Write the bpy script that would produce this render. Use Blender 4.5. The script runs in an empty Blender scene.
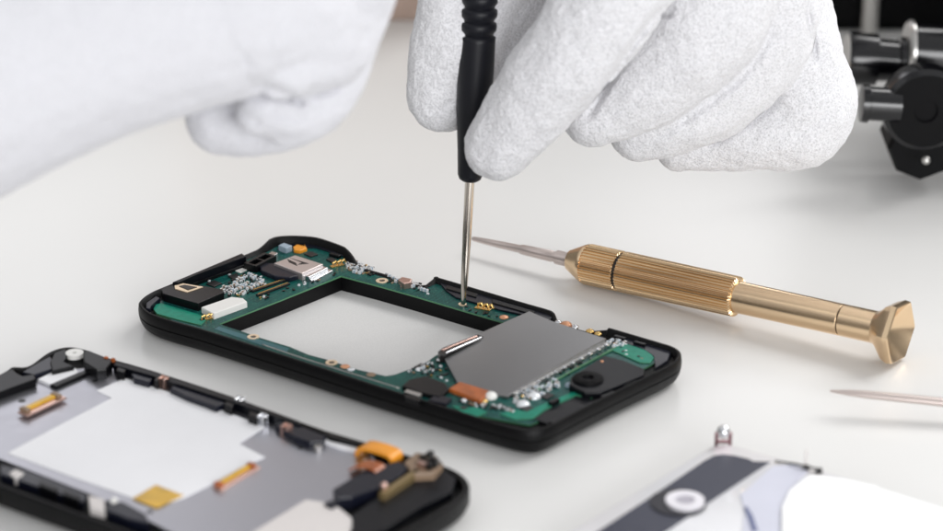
import bpy, bmesh, math, random
import numpy as np
from mathutils import Vector, Matrix, noise
random.seed(7)
R = math.radians
sc = bpy.context.scene
col = sc.collection
sc.unit_settings.system = 'METRIC'
sc.unit_settings.scale_length = 0.01          # 1 unit = 1 cm
# ------------------------------------------------------------------ camera model (photo pixels 943 x 531)
F, PITCH = 2600.0, R(23)
CAM = Vector((0, -69.16, 30.14))
CA, SA = math.cos(PITCH), math.sin(PITCH)
FWD = Vector((0, CA, -SA))
def ray(x, y):
    u = (x-471.5)/F; v = -(y-265.5)/F
    return Vector((u, CA+v*SA, -SA+v*CA))
def at(x, y, z=0.0):                          # photo point lying at height z above the table
    d = ray(x, y); return CAM + d*((z-CAM.z)/d.z)
def aty(x, y, Y):                             # photo point lying at distance Y
    d = ray(x, y); return CAM + d*((Y-CAM.y)/d.y)
def pxcm(P): return F/((Vector(P)-CAM).dot(FWD))

# ------------------------------------------------------------------ objects
BASE = {}
def setp(o, label=None, cat=None, group=None, kind=None):
    if label: o['label'] = label
    if cat: o['category'] = cat
    if group: o['group'] = group
    if kind: o['kind'] = kind
    return o
def root(name, base, label, cat, group=None):
    o = bpy.data.objects.new(name, None); col.objects.link(o)
    o.location = base; o.empty_display_size = .5
    BASE[o.name] = Vector(base)
    return setp(o, label, cat, group)
def obj(name, bm, mats, parent=None, smooth=False, recalc=True, label=None, autosmooth=None):
    me = bpy.data.meshes.new(name)
    if recalc: bmesh.ops.recalc_face_normals(bm, faces=bm.faces)
    off = BASE[parent.name] if parent else Vector((0, 0, 0))
    bmesh.ops.translate(bm, verts=bm.verts, vec=-off)
    bm.to_mesh(me); bm.free()
    for m in (mats if isinstance(mats, (list, tuple)) else [mats]): me.materials.append(m)
    o = bpy.data.objects.new(name, me); col.objects.link(o)
    if parent: o.parent = parent
    BASE[o.name] = off
    if smooth:
        me.shade_smooth()
        if autosmooth: me.set_sharp_from_angle(angle=R(autosmooth))
    if label: o['label'] = label
    return o

# ------------------------------------------------------------------ materials
def mat(name, colr, rough=.5, metal=0., bump=0., bscale=20., var=0., vscale=8., spec=.5, coat=0., aniso=0., sheen=0., rvar=0., trans=0., sss=0.):
    m = bpy.data.materials.new(name); m.use_nodes = True
    nt = m.node_tree; b = nt.nodes['Principled BSDF']
    b.inputs['Base Color'].default_value = (*colr, 1)
    b.inputs['Roughness'].default_value = rough
    b.inputs['Metallic'].default_value = metal
    b.inputs['Specular IOR Level'].default_value = spec
    b.inputs['Coat Weight'].default_value = coat
    b.inputs['Anisotropic'].default_value = aniso
    b.inputs['Sheen Weight'].default_value = sheen
    b.inputs['Transmission Weight'].default_value = trans
    tc = nt.nodes.new('ShaderNodeTexCoord')
    if var:
        n = nt.nodes.new('ShaderNodeTexNoise'); n.inputs['Scale'].default_value = vscale; n.inputs['Detail'].default_value = 5
        nt.links.new(tc.outputs['Object'], n.inputs['Vector'])
        r = nt.nodes.new('ShaderNodeValToRGB')
        r.color_ramp.elements[0].position = .35; r.color_ramp.elements[1].position = .65
        r.color_ramp.elements[0].color = (*[c*(1-var) for c in colr], 1)
        r.color_ramp.elements[1].color = (*[min(1, c*(1+var)) for c in colr], 1)
        nt.links.new(n.outputs['Fac'], r.inputs['Fac']); nt.links.new(r.outputs['Color'], b.inputs['Base Color'])
    if rvar:
        n = nt.nodes.new('ShaderNodeTexNoise'); n.inputs['Scale'].default_value = 2.5; n.inputs['Detail'].default_value = 6
        nt.links.new(tc.outputs['Object'], n.inputs['Vector'])
        q = nt.nodes.new('ShaderNodeMapRange'); q.inputs['To Min'].default_value = rough-rvar; q.inputs['To Max'].default_value = rough+rvar
        nt.links.new(n.outputs['Fac'], q.inputs['Value']); nt.links.new(q.outputs['Result'], b.inputs['Roughness'])
    if bump:
        n = nt.nodes.new('ShaderNodeTexNoise'); n.inputs['Scale'].default_value = bscale; n.inputs['Detail'].default_value = 4
        nt.links.new(tc.outputs['Object'], n.inputs['Vector'])
        bp = nt.nodes.new('ShaderNodeBump'); bp.inputs['Strength'].default_value = bump; bp.inputs['Distance'].default_value = .02
        nt.links.new(n.outputs['Fac'], bp.inputs['Height']); nt.links.new(bp.outputs['Normal'], b.inputs['Normal'])
    return m

M = {}
M['table'] = mat('table_laminate', (.74, .735, .72), .30, spec=.42, var=.008, vscale=.12)
M['shell'] = mat('black_shell_plastic', (.0022, .0022, .0026), .42, bump=.25, bscale=90, spec=.18)
M['shell_in'] = mat('black_inner_plastic', (.002, .0024, .0045), .36, bump=.1, bscale=30, spec=.25)
M['black'] = mat('satin_black_plastic', (.003, .003, .0038), .32, bump=.1, bscale=25, spec=.28)
M['navy'] = mat('navy_black_plastic', (.006, .007, .015), .3, bump=.1, bscale=10, spec=.4)
M['rubber'] = mat('handle_black', (.0045, .005, .0085), .42, bump=.15, bscale=60, spec=.3)
M['gold'] = mat('gold_contact', (.85, .58, .22), .25, 1)
M['goldpad'] = mat('gold_ring', (.90, .72, .52), .35, .6)
M['copper'] = mat('copper_pad', (.75, .38, .22), .4, .6)
M['silver'] = mat('bright_solder_metal', (.75, .76, .78), .22, 1)
M['white'] = mat('white_ceramic', (.78, .77, .74), .35)
M['solder'] = mat('solder_blob', (.74, .76, .78), .25, .25)
M['smd'] = mat('component_dark', (.010, .009, .009), .35)
M['tan'] = mat('component_tan', (.25, .17, .11), .4)
M['bluecap'] = mat('component_blue_grey', (.30, .38, .45), .35)
M['orange'] = mat('orange_flex', (.80, .31, .022), .35, spec=.6, var=.12, vscale=2)
M['brownflex'] = mat('brown_flex', (.38, .10, .022), .3, spec=.6, var=.25, vscale=3)
M['yellow'] = mat('polyimide_tape', (.62, .36, .02), .3, spec=.6, var=.15, vscale=2)
M['pinkmetal'] = mat('rose_metal', (.62, .42, .36), .28, .9)
M['sheetwhite'] = mat('white_sheet', (.88, .88, .90), .55, var=.01, vscale=1.)
M['patch'] = mat('cream_sheet', (.70, .66, .64), .5)
M['cover'] = mat('white_gloss_plastic', (.84, .84, .865), .25, coat=.3)
M['coverglare'] = mat('overexposed_white', (.97, .97, .97), .5)  # whiter base colour stands in for the overexposed reflection on the cover
M['band'] = mat('blue_grey_glossy_band', (.036, .039, .060), .25)
M['lensdark'] = mat('lens_surround', (.012, .012, .018), .25)
M['ringwhite'] = mat('lens_ring_white', (.80, .78, .82), .25, .1)
M['ringgrey'] = mat('lens_centre_grey', (.42, .40, .45), .2)
M['tanblur'] = mat('tan_matte', (.46, .34, .28), .7, var=.06, vscale=.5)
M['glass'] = mat('screen_back_film', (.66, .655, .645), .45, var=.05, vscale=40)
M['needle'] = mat('steel_rose', (.58, .50, .47), .3, .75)
M['steel'] = mat('screwdriver_steel', (.60, .55, .49), .2, 1, aniso=.3)
M['scope'] = mat('microscope_black_enamel', (.0022, .0022, .0035), .2, spec=.6)
M['scopegrey'] = mat('microscope_grey_metal', (.55, .54, .52), .3, .9)
M['scopesat'] = mat('microscope_satin_black', (.0025, .0025, .003), .5, spec=.1)

def add(nt, t, **kw):
    n = nt.nodes.new(t)
    for k, v in kw.items(): n.inputs[k].default_value = v
    return n
# brushed shield metal
def brushed(name, colr, rough, ang, stretch=30, strength=.08, var=.05):
    m = mat(name, colr, rough, 1); nt = m.node_tree; b = nt.nodes['Principled BSDF']
    tc = nt.nodes.new('ShaderNodeTexCoord'); mp = nt.nodes.new('ShaderNodeMapping')
    mp.inputs['Rotation'].default_value = (0, 0, ang); mp.inputs['Scale'].default_value = (1, stretch, 1)
    n = add(nt, 'ShaderNodeTexNoise', Scale=2.2, Detail=6)
    nt.links.new(tc.outputs['Object'], mp.inputs['Vector']); nt.links.new(mp.outputs['Vector'], n.inputs['Vector'])
    bp = add(nt, 'ShaderNodeBump', Strength=strength, Distance=.01)
    nt.links.new(n.outputs['Fac'], bp.inputs['Height']); nt.links.new(bp.outputs['Normal'], b.inputs['Normal'])
    q = nt.nodes.new('ShaderNodeMapRange'); q.inputs['To Min'].default_value = rough-var; q.inputs['To Max'].default_value = rough+var
    nt.links.new(n.outputs['Fac'], q.inputs['Value']); nt.links.new(q.outputs['Result'], b.inputs['Roughness'])
    return m
M['shield'] = brushed('brushed_shield_metal', (.31, .308, .312), .36, R(34), 12, .05)
M['chassis'] = brushed('chassis_sheet_metal', (.50, .50, .54), .36, R(34), 3, .03)
M['brass'] = brushed('brushed_brass', (.86, .645, .42), .25, 0, 1, .02)
M['brassk'] = mat('knurled_brass', (.80, .575, .345), .24, 1)
M['pcbbright'] = mat('bright_green_mask', (.006, .21, .135), .35, spec=.2, var=.12, vscale=6)
# circuit board: solder mask with traces and vias
def board():
    m = mat('green_circuit_board', (.001, .035, .03), .3, spec=.2); nt = m.node_tree; b = nt.nodes['Principled BSDF']
    tc = nt.nodes.new('ShaderNodeTexCoord'); mp = nt.nodes.new('ShaderNodeMapping'); mp.inputs['Rotation'].default_value = (0, 0, R(34.3))
    nt.links.new(tc.outputs['Object'], mp.inputs['Vector'])
    br = nt.nodes.new('ShaderNodeTexBrick'); br.offset = .37; br.squash = 1.6
    for k, v in dict(Scale=3.2).items(): br.inputs[k].default_value = v
    br.inputs['Mortar Size'].default_value = .018
    br.inputs['Color1'].default_value = (.001, .036, .037, 1); br.inputs['Color2'].default_value = (.0015, .056, .054, 1); br.inputs['Mortar'].default_value = (.012, .16, .12, 1)
    nt.links.new(mp.outputs['Vector'], br.inputs['Vector'])
    vo = nt.nodes.new('ShaderNodeTexVoronoi'); vo.inputs['Scale'].default_value = 7
    nt.links.new(mp.outputs['Vector'], vo.inputs['Vector'])
    cr = nt.nodes.new('ShaderNodeValToRGB'); cr.color_ramp.elements[0].position = .10; cr.color_ramp.elements[1].position = .14
    cr.color_ramp.elements[0].color = (1, 1, 1, 1); cr.color_ramp.elements[1].color = (0, 0, 0, 1)
    nt.links.new(vo.outputs['Distance'], cr.inputs['Fac'])
    mx = nt.nodes.new('ShaderNodeMixRGB'); mx.inputs['Color2'].default_value = (.09, .26, .19, 1)
    nt.links.new(cr.outputs['Color'], mx.inputs['Fac']); nt.links.new(br.outputs['Color'], mx.inputs['Color1'])
    # copper traces: thin wavy bands under the mask
    wv = nt.nodes.new('ShaderNodeTexWave'); wv.wave_type = 'BANDS'; wv.bands_direction = 'X'; wv.inputs['Scale'].default_value = 4.2; wv.inputs['Distortion'].default_value = 0
    nt.links.new(mp.outputs['Vector'], wv.inputs['Vector'])
    c2 = nt.nodes.new('ShaderNodeValToRGB'); c2.color_ramp.elements[0].position = .86; c2.color_ramp.elements[1].position = .92
    nt.links.new(wv.outputs['Fac'], c2.inputs['Fac'])
    m2 = nt.nodes.new('ShaderNodeMixRGB'); m2.inputs['Color2'].default_value = (.008, .13, .10, 1)
    nz = nt.nodes.new('ShaderNodeTexVoronoi'); nz.inputs['Scale'].default_value = 1.7; nt.links.new(mp.outputs['Vector'], nz.inputs['Vector'])
    gt = nt.nodes.new('ShaderNodeMath'); gt.operation = 'GREATER_THAN'; gt.inputs[1].default_value = .52
    sx = nt.nodes.new('ShaderNodeSeparateXYZ'); nt.links.new(nz.outputs['Color'], sx.inputs[0]); nt.links.new(sx.outputs['X'], gt.inputs[0])
    ml = nt.nodes.new('ShaderNodeMath'); ml.operation = 'MULTIPLY'; nt.links.new(gt.outputs[0], ml.inputs[0]); nt.links.new(c2.outputs['Color'], ml.inputs[1])
    nt.links.new(ml.outputs[0], m2.inputs['Fac']); nt.links.new(mx.outputs['Color'], m2.inputs['Color1'])
    nt.links.new(m2.outputs['Color'], b.inputs['Base Color'])
    return m
M['pcb'] = board()
M['pcbedge'] = mat('board_edge', (.07, .20, .10), .5)
M['pcbblue'] = mat('blue_green_film', (.02, .12, .14), .3, var=.1, vscale=5)
# glove fabric
def fabric(name, colr, fine=26., strength=.55, speck=.16):
    m = mat(name, colr, .95, spec=.12, sheen=.25); nt = m.node_tree; b = nt.nodes['Principled BSDF']
    tc = nt.nodes.new('ShaderNodeTexCoord')
    n1 = add(nt, 'ShaderNodeTexNoise', Scale=fine, Detail=3, Roughness=.7)
    n2 = nt.nodes.new('ShaderNodeTexVoronoi'); n2.inputs['Scale'].default_value = fine*.62
    n3 = add(nt, 'ShaderNodeTexNoise', Scale=1.3, Detail=4)
    for n in (n1, n2, n3): nt.links.new(tc.outputs['Object'], n.inputs['Vector'])
    ad = nt.nodes.new('ShaderNodeMath'); ad.operation = 'MULTIPLY_ADD'; ad.inputs[1].default_value = .8
    n4 = add(nt, 'ShaderNodeTexNoise', Scale=fine*.45, Detail=2); nt.links.new(tc.outputs['Object'], n4.inputs['Vector']); nt.links.new(n4.outputs['Fac'], ad.inputs[0]); nt.links.new(n1.outputs['Fac'], ad.inputs[2])
    bp = add(nt, 'ShaderNodeBump', Strength=strength, Distance=.055)
    nt.links.new(ad.outputs[0], bp.inputs['Height'])
    bp2 = add(nt, 'ShaderNodeBump', Strength=.35, Distance=.25)
    nt.links.new(n3.outputs['Fac'], bp2.inputs['Height']); nt.links.new(bp.outputs['Normal'], bp2.inputs['Normal'])
    nt.links.new(bp2.outputs['Normal'], b.inputs['Normal'])
    cr = nt.nodes.new('ShaderNodeValToRGB'); cr.color_ramp.elements[0].position = .34; cr.color_ramp.elements[1].position = .56
    cr.color_ramp.elements[0].color = (*[c*(1-speck*2.2) for c in colr], 1); cr.color_ramp.elements[1].color = (*colr, 1)
    nt.links.new(n1.outputs['Fac'], cr.inputs['Fac']); nt.links.new(cr.outputs['Color'], b.inputs['Base Color'])
    return m
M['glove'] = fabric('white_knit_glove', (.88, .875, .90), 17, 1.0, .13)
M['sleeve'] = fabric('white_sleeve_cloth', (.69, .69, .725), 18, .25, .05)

# ------------------------------------------------------------------ shape helpers
def poly_prism(bm, pts, z0, z1, mi_side=0, bev=0.012):
    """pts: xy world points; a solid slab from z0 to z1"""
    area = sum(pts[i][0]*pts[(i+1) % len(pts)][1]-pts[(i+1) % len(pts)][0]*pts[i][1] for i in range(len(pts)))
    if area < 0: pts = pts[::-1]
    vb = [bm.verts.new((p[0], p[1], z0)) for p in pts]; vt = [bm.verts.new((p[0], p[1], z1)) for p in pts]
    ft = bm.faces.new(vt); bm.faces.new(vb[::-1]); n = len(pts)
    for i in range(n):
        f = bm.faces.new((vb[i], vb[(i+1) % n], vt[(i+1) % n], vt[i])); f.material_index = mi_side
    if bev and z1-z0 > bev*1.2:
        bmesh.ops.bevel(bm, geom=list(ft.edges), offset=bev, segments=2, affect='EDGES', profile=.5)
    return ft
def ppx(px, z): return [at(x, y, z).to_2d() for x, y in px]
def slab(name, px, z1, z0, m, parent, bev=.012, **kw):
    bm = bmesh.new(); poly_prism(bm, ppx(px, z1), z0, z1, bev=bev, **{k: v for k, v in kw.items() if k == 'mi_side'})
    return obj(name, bm, m, parent, label=kw.get('label'))
UANG = math.atan2(58.538-66.414, 1.852+9.665)        # the phones' long direction on the table
U = Vector((math.cos(UANG), math.sin(UANG))); V = Vector((-U.y, U.x))
def box_uv(bm, c, lu, lv, z0, z1, bev=.008, ang=0., mi=0):
    ca, sa = math.cos(ang), math.sin(ang); u = U*ca+V*sa; v = V*ca-U*sa
    pts = [Vector(c[:2])+u*a*lu/2+v*b*lv/2 for a, b in ((-1, -1), (1, -1), (1, 1), (-1, 1))]
    n0 = len(bm.faces); f = poly_prism(bm, pts, z0, z1, bev=bev)
    bm.faces.ensure_lookup_table()
    for k in range(n0, len(bm.faces)): bm.faces[k].material_index = mi
def block(name, px, lu, lv, z0, z1, m, parent, bev=.012, ang=0., label=None):
    bm = bmesh.new(); box_uv(bm, at(px[0], px[1], z1), lu, lv, z0, z1, bev, ang); return obj(name, bm, m, parent, label=label)
def ringmesh(bm, c, r0, r1, z0, z1, seg=28):
    prof = [(r0, z0), (r0, z1), (r1, z1), (r1, z0)]
    loops = [[bm.verts.new((c[0]+r*math.cos(2*math.pi*i/seg), c[1]+r*math.sin(2*math.pi*i/seg), z)) for i in range(seg)] for r, z in prof]
    for a in range(4):
        A, B = loops[a], loops[(a+1) % 4]
        for i in range(seg): bm.faces.new((A[i], A[(i+1) % seg], B[(i+1) % seg], B[i]))
def disc(bm, c, r, z0, z1, seg=28, bev=.01):
    poly_prism(bm, [(c[0]+r*math.cos(2*math.pi*i/seg), c[1]+r*math.sin(2*math.pi*i/seg)) for i in range(seg)], z0, z1, bev=bev)
def frame_axis(d):
    d = d.normalized(); a = Vector((0, 0, 1)) if abs(d.z) < .9 else Vector((1, 0, 0))
    x = d.cross(a).normalized(); y = d.cross(x).normalized(); return x, y
def lathe(bm, P0, d, prof, seg=48, rfun=None, cap=True):
    """prof: list of (distance along the axis, radius)"""
    d = d.normalized(); x, y = frame_axis(d); loops = []
    for t, r in prof:
        lp = []
        for i in range(seg):
            a = 2*math.pi*i/seg; rr = rfun(t, r, a, i) if rfun else r
            lp.append(bm.verts.new(P0+d*t+(x*math.cos(a)+y*math.sin(a))*rr))
        loops.append(lp)
    for A, B in zip(loops, loops[1:]):
        for i in range(seg): bm.faces.new((A[i], A[(i+1) % seg], B[(i+1) % seg], B[i]))
    if cap: bm.faces.new(loops[0][::-1]); bm.faces.new(loops[-1])
    return loops
def catmull(pts, n=8, closed=True):
    out = []; N = len(pts)
    for i in range(N if closed else N-1):
        p = [Vector(pts[(i+k) % N] if closed else pts[max(0, min(N-1, i+k))]) for k in (-1, 0, 1, 2)]
        for s in range(n):
            t = s/n
            out.append(.5*((2*p[1])+(p[2]-p[0])*t+(2*p[0]-5*p[1]+4*p[2]-p[3])*t*t+(3*p[1]-p[0]-3*p[2]+p[3])*t**3))
    if not closed: out.append(Vector(pts[-1]))
    return out
def tube(bm, pts, r, seg=10, flat=1.0):
    pts = [Vector(p) for p in pts]; loops = []; y0 = None
    for i, p in enumerate(pts):
        d = (pts[min(i+1, len(pts)-1)]-pts[max(i-1, 0)]).normalized(); x, y = frame_axis(d)
        rr = r[i] if isinstance(r, (list, tuple)) else r
        loops.append([bm.verts.new(p+(x*math.cos(2*math.pi*k/seg)+y*math.sin(2*math.pi*k/seg)*flat)*rr) for k in range(seg)])
    for A, B in zip(loops, loops[1:]):
        for k in range(seg): bm.faces.new((A[k], A[(k+1) % seg], B[(k+1) % seg], B[k]))
    bm.faces.new(loops[0][::-1]); bm.faces.new(loops[-1])
def hit(poly, G, a):
    """distance from G to the outermost crossing of a polygon along angle a"""
    d = Vector((math.cos(a), math.sin(a))); best = 0; n = len(poly)
    for i in range(n):
        p, q = poly[i]-G, poly[(i+1) % n]-G; e = q-p
        den = d.x*e.y-d.y*e.x
        if abs(den) < 1e-12: continue
        t = (p.x*e.y-p.y*e.x)/den; s = (p.x*d.y-p.y*d.x)/den
        if -1e-9 <= s <= 1+1e-9 and t > best: best = t
    return best

# ------------------------------------------------------------------ the table
bm = bmesh.new()
vs = [bm.verts.new((x, y, 0)) for x, y in ((-90, -75), (90, -75), (90, 75), (-90, 75))]
vb = [bm.verts.new((v.co.x, v.co.y, -3)) for v in vs]
bm.faces.new(vs); bm.faces.new(vb[::-1])
for i in range(4): bm.faces.new((vs[i], vb[i], vb[(i+1) % 4], vs[(i+1) % 4]))
setp(obj('table', bm, M['table']), 'smooth off-white tabletop under all the phones and tools', 'table', kind='structure')

# ------------------------------------------------------------------ open phone (middle)
ZP = .66
O_PX = [(138.5, 304), (142, 298), (152, 291.5), (165, 286), (210, 267.5), (250, 250.5), (264, 245), (269, 241.8), (278, 239), (296, 238.2), (316, 239.8), (332, 244.5), (346, 250), (352, 254.5), (358, 261), (366, 265), (385, 270.5), (405, 277), (420, 281.5), (428, 280.5), (435, 276.8), (444, 278.6), (520, 301), (549, 309.3), (555, 312.5), (560, 317), (575, 322), (598, 328), (605, 327.5), (612, 328), (660, 342), (674, 346.5), (681, 352), (679.5, 359.5), (668, 367.5), (620, 391), (572, 415.5), (553, 425.5), (536, 430.5), (515, 429), (480, 419.3), (421, 400.8), (380, 388),
        (348.6, 377.8), (257, 348), (200, 330), (164, 319.8), (146, 312.5)]
Q_PX = [(218, 324), (280, 300), (341, 275.5), (380, 285.8), (416, 296), (442, 303.8), (505, 322.5), (476, 338), (436, 356), (425, 364), (395, 375), (386, 376.5), (358, 370), (325, 359.5), (308, 355), (289, 347), (258, 337.5), (240, 331)]
Oc = [Vector(p) for p in catmull([at(x, y, .8).to_2d() for x, y in O_PX], 8)]
Qc = [at(x, y, ZP).to_2d() for x, y in Q_PX]
G = at(350, 325, ZP).to_2d()
ang = sorted([math.atan2((p-G).y, (p-G).x) for p in Oc[::2]]+[math.atan2((p-G).y, (p-G).x) for p in Qc])
ang = [a for i, a in enumerate(ang) if i == 0 or a-ang[i-1] > 1e-4]
Lo = [G+Vector((math.cos(a), math.sin(a)))*hit(Oc, G, a) for a in ang]
Lq = [G+Vector((math.cos(a), math.sin(a)))*hit(Qc, G, a) for a in ang]
n = len(ang)
Nrm = []
for i in range(n):
    t = (Lo[(i+2) % n]-Lo[i-2]).normalized(); Nrm.append(Vector((-t.y, t.x)))   # inward
LoU = [((p-G).dot(U), (p-G).dot(V)) for p in Lo]
def inset(d): return [p+m*(d[i] if isinstance(d, list) else d) for i, (p, m) in enumerate(zip(Lo, Nrm))]
def project(P):                                # world point to photo pixel (only to look up which stretch of the rim this is)
    d = P-CAM; z = d.dot(FWD); up = Vector((0, SA, CA)); return 471.5+F*d.x/z, 265.5-F*d.dot(up)/z
rim = []
for i, p in enumerate(Lo):
    x, y = project(Vector((p.x, p.y, .8))); far = LoU[i][1] > 0
    z = .80
    def stepf(a, b, w=4): return max(0, min(1, (x-a)/w+.5))*max(0, min(1, (b-x)/w+.5))
    if far:
        z -= .095*stepf(358, 430, 5); z -= .17*stepf(557, 607, 4); z += .10*stepf(262, 352, 12)
        z -= .05*stepf(150, 262, 8)
    rim.append(z)
phone = root('open_phone', at(420, 340, 0), 'black shelled phone opened to its green circuit board, in the middle of the table', 'phone')
bm = bmesh.new()
def loop(bm, pts, z): return [bm.verts.new((p.x, p.y, z[i] if isinstance(z, list) else z)) for i, p in enumerate(pts)]
lipw = .11
rings = [loop(bm, Lq, .12), loop(bm, Lq, .60), loop(bm, inset(.34), .60), loop(bm, inset(.20), .61), loop(bm, inset(lipw), [r-.02 for r in rim]), loop(bm, inset(lipw-.02), rim), loop(bm, inset(.035), rim),
         loop(bm, inset(.005), [r-.035 for r in rim]), loop(bm, inset(-.015), [min(r-.1, .6) for r in rim]), loop(bm, inset(-.012), .505), loop(bm, inset(.02), .495), loop(bm, inset(.02), .475), loop(bm, inset(-.008), .465), loop(bm, inset(.02), .32), loop(bm, inset(.08), .18), loop(bm, inset(.20), .07), loop(bm, inset(.40), .02), loop(bm, inset(.9), .0)]
rings.append(loop(bm, [q+(p-q)*.15 for p, q in zip(Lo, Lq)], .0))
for k in range(len(rings)):
    A, B = rings[k], rings[(k+1) % len(rings)]
    for i in range(n): bm.faces.new((A[i], A[(i+1) % n], B[(i+1) % n], B[i]))
obj('shell', bm, M['shell'], phone, smooth=True, autosmooth=35)
# circuit board
bm = bmesh.new()
inn = [q-(p-q).normalized()*.02 for p, q in zip(Lo, Lq)]
bo = []
for i, p in enumerate(inset(.2)):
    x, y = project(Vector((p.x, p.y, ZP))); w = .2
    if LoU[i][1] < 0 and x > 470: w = .2
    if LoU[i][0] > 6.0: w = .62
    if x < 175: w = .42
    if LoU[i][1] > 0 and 355 < x < 432: w = .10
    bo.append(w)
for _ in range(6): bo = [(bo[i-1]+bo[i]+bo[(i+1) % n])/3 for i in range(n)]
rr = [loop(bm, inn, ZP-.045), loop(bm, inn, ZP), loop(bm, inset(bo), ZP), loop(bm, inset(bo), ZP-.045)]
for k in range(4):
    A, B = rr[k], rr[(k+1) % 4]
    for i in range(n):
        f = bm.faces.new((A[i], A[(i+1) % n], B[(i+1) % n], B[i])); f.material_index = 0 if k == 1 else 1
pcb = obj('circuit_board', bm, [M['pcb'], M['pcbedge']], phone)
# pane at the bottom of the opening
bm = bmesh.new(); poly_prism(bm, [q+(p-q).normalized()*-.004 for p, q in zip(Lo, Lq)], .13, .19, bev=0)
obj('screen_back', bm, M['glass'], phone)

# --- left end
cam_mod = slab('camera_module', [(161, 288.5), (174.5, 284.5), (201, 285), (221, 289), (224, 292), (198, 303.5), (180, 298.5), (163, 293.5)], .90, .66, M['black'], phone, .02)
b2 = bmesh.new(); poly_prism(b2, ppx([(174.5, 285.5), (183, 283.2), (203, 286.7), (187, 292), (175, 288.5)], .925), .90, .925, bev=.005); obj('gold_frame', b2, M['goldpad'], cam_mod)
slab('lens_slot', [(179, 286), (184.5, 284.6), (197, 286.9), (188, 289.7)], .94, .925, M['smd'], cam_mod, 0)
slab('port_bar', [(172.5, 281.9), (241.8, 252.9), (246, 256), (198, 274), (178, 282.5)], .98, .60, M['shell_in'], phone, .03)
slab('port_bar', [(186, 284), (200, 277.5), (246, 259.5), (250, 263), (204, 279.5), (190, 285)], .76, .66, M['black'], phone, .02)
sk = bmesh.new(); c = at(260, 258.5, .9)
for a, b_, lu, lv in ((0, .17, .95, .10), (0, -.17, .95, .10), (-.43, 0, .10, .26), (.43, 0, .10, .26), (0, 0, .08, .26)):
    cc = Vector((c.x, c.y))+V*a+U*b_; box_uv(sk, cc, lv, lu, .66, .88+.001*a, .012)
sk2 = obj('socket', sk, M['black'], phone)
slab('battery_contact_cap', [(259, 265.5), (264, 262.5), (283, 263), (297, 268.5), (298, 275), (290, 277.5), (275, 276), (261, 270)], .80, .66, M['navy'], phone, .035)
sh = slab('sensor_shield', [(274, 263), (295, 255), (323, 264), (302, 273.5)], .88, .66, mat('pale_rose_metal', (.74, .67, .65), .32, .85), phone, .02)
bm = bmesh.new(); poly_prism(bm, ppx([(287, 258.8), (296, 262.8), (297.5, 266), (289, 262.2)], .885), .875, .885, bev=0); poly_prism(bm, ppx([(290, 257.8), (309, 263.5), (297.5, 264.5), (302, 262.5)], .886), .875, .886, bev=0); obj('slot_mark', bm, M['smd'], sh)
slab('sensor_rail', [(303, 274.6), (323, 265.6), (328, 267.6), (309, 277)], .82, .66, M['silver'], phone, .02)
slab('sensor_rail', [(309.5, 278.4), (329, 268.6), (333, 270.2), (314, 280.4)], .74, .66, M['silver'], phone, .02)
for a, b_ in (((252, 290.2), (286.5, 278.5)), ((257, 294.5), (289, 282.5))):
    p, q = at(*a, .72), at(*b_, .72); bm = bmesh.new(); d = (q-p); nn = Vector((-d.y, d.x, 0)).normalized()*.05
    poly_prism(bm, [(p-nn).to_2d(), (q-nn).to_2d(), (q+nn).to_2d(), (p+nn).to_2d()], .66, .72, bev=.01)
    o = obj('pin_connector', bm, M['smd'], phone)
    bm = bmesh.new(); nn = nn*.4; poly_prism(bm, [(p-nn+d*.04).to_2d(), (q-nn-d*.04).to_2d(), (q+nn-d*.04).to_2d(), (p+nn+d*.04).to_2d()], .715, .735, bev=.0)
    obj('contact_strip', bm, M['gold'], o)
slab('white_shield_box', [(201.4, 307), (231.5, 296.7), (243, 298), (247, 301.5), (214, 313.5)], .84, .66, M['white'], phone, .02)
slab('white_label', [(233, 269.5), (239, 267), (247, 269.5), (240.5, 272.5)], .69, .66, M['white'], phone, .005)
slab('grey_label', [(247, 267), (252, 265), (259, 267.5), (253, 270)], .69, .66, M['bluecap'], phone, .005)
def clip(px, s=1., ang_=0., z=ZP, m='gold', name='gold_contact'):
    c = at(px[0], px[1], z); bm = bmesh.new()
    a = ang_; u = U*math.cos(a)+V*math.sin(a); v = V*math.cos(a)-U*math.sin(a)
    box_uv(bm, c, .34*s, .12*s, z, z+.03, .005, a)
    for k in (-.11, .02, .12):
        cc = c.to_2d()+u*k*s; tube(bm, [(cc.x, cc.y, z+.02), (cc.x, cc.y, z+.10*s), (cc.x+u.x*.08*s, cc.y+u.y*.08*s, z+.13*s), (cc.x+u.x*.12*s, cc.y+u.y*.12*s, z+.06*s)], .026*s, 8)
    return obj(name, bm, M[m], phone)
clip((206, 319.5), 1.1, R(65)); clip((337, 266), 1.2, R(65)); clip((483, 309), 1.35, R(10))
slab('orange_tape', [(293, 246.5), (298, 243.5), (305, 244.5), (307, 248), (300, 250.5), (294, 249.5)], .76, .64, M['orange'], phone, .03)
slab('blue_plug', [(278.5, 245), (284, 242.6), (292, 245.4), (286, 248)], .84, .64, M['bluecap'], phone, .02)
slab('microphone_can', [(268, 253.5), (272, 251), (278, 253), (274, 256)], .82, .64, M['silver'], phone, .02)
slab('inner_wall', [(277, 249), (283, 241.6), (316, 243), (345, 253.5), (344, 256), (316, 247), (290, 247)], .70, .58, M['navy'], phone, .02)
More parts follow.
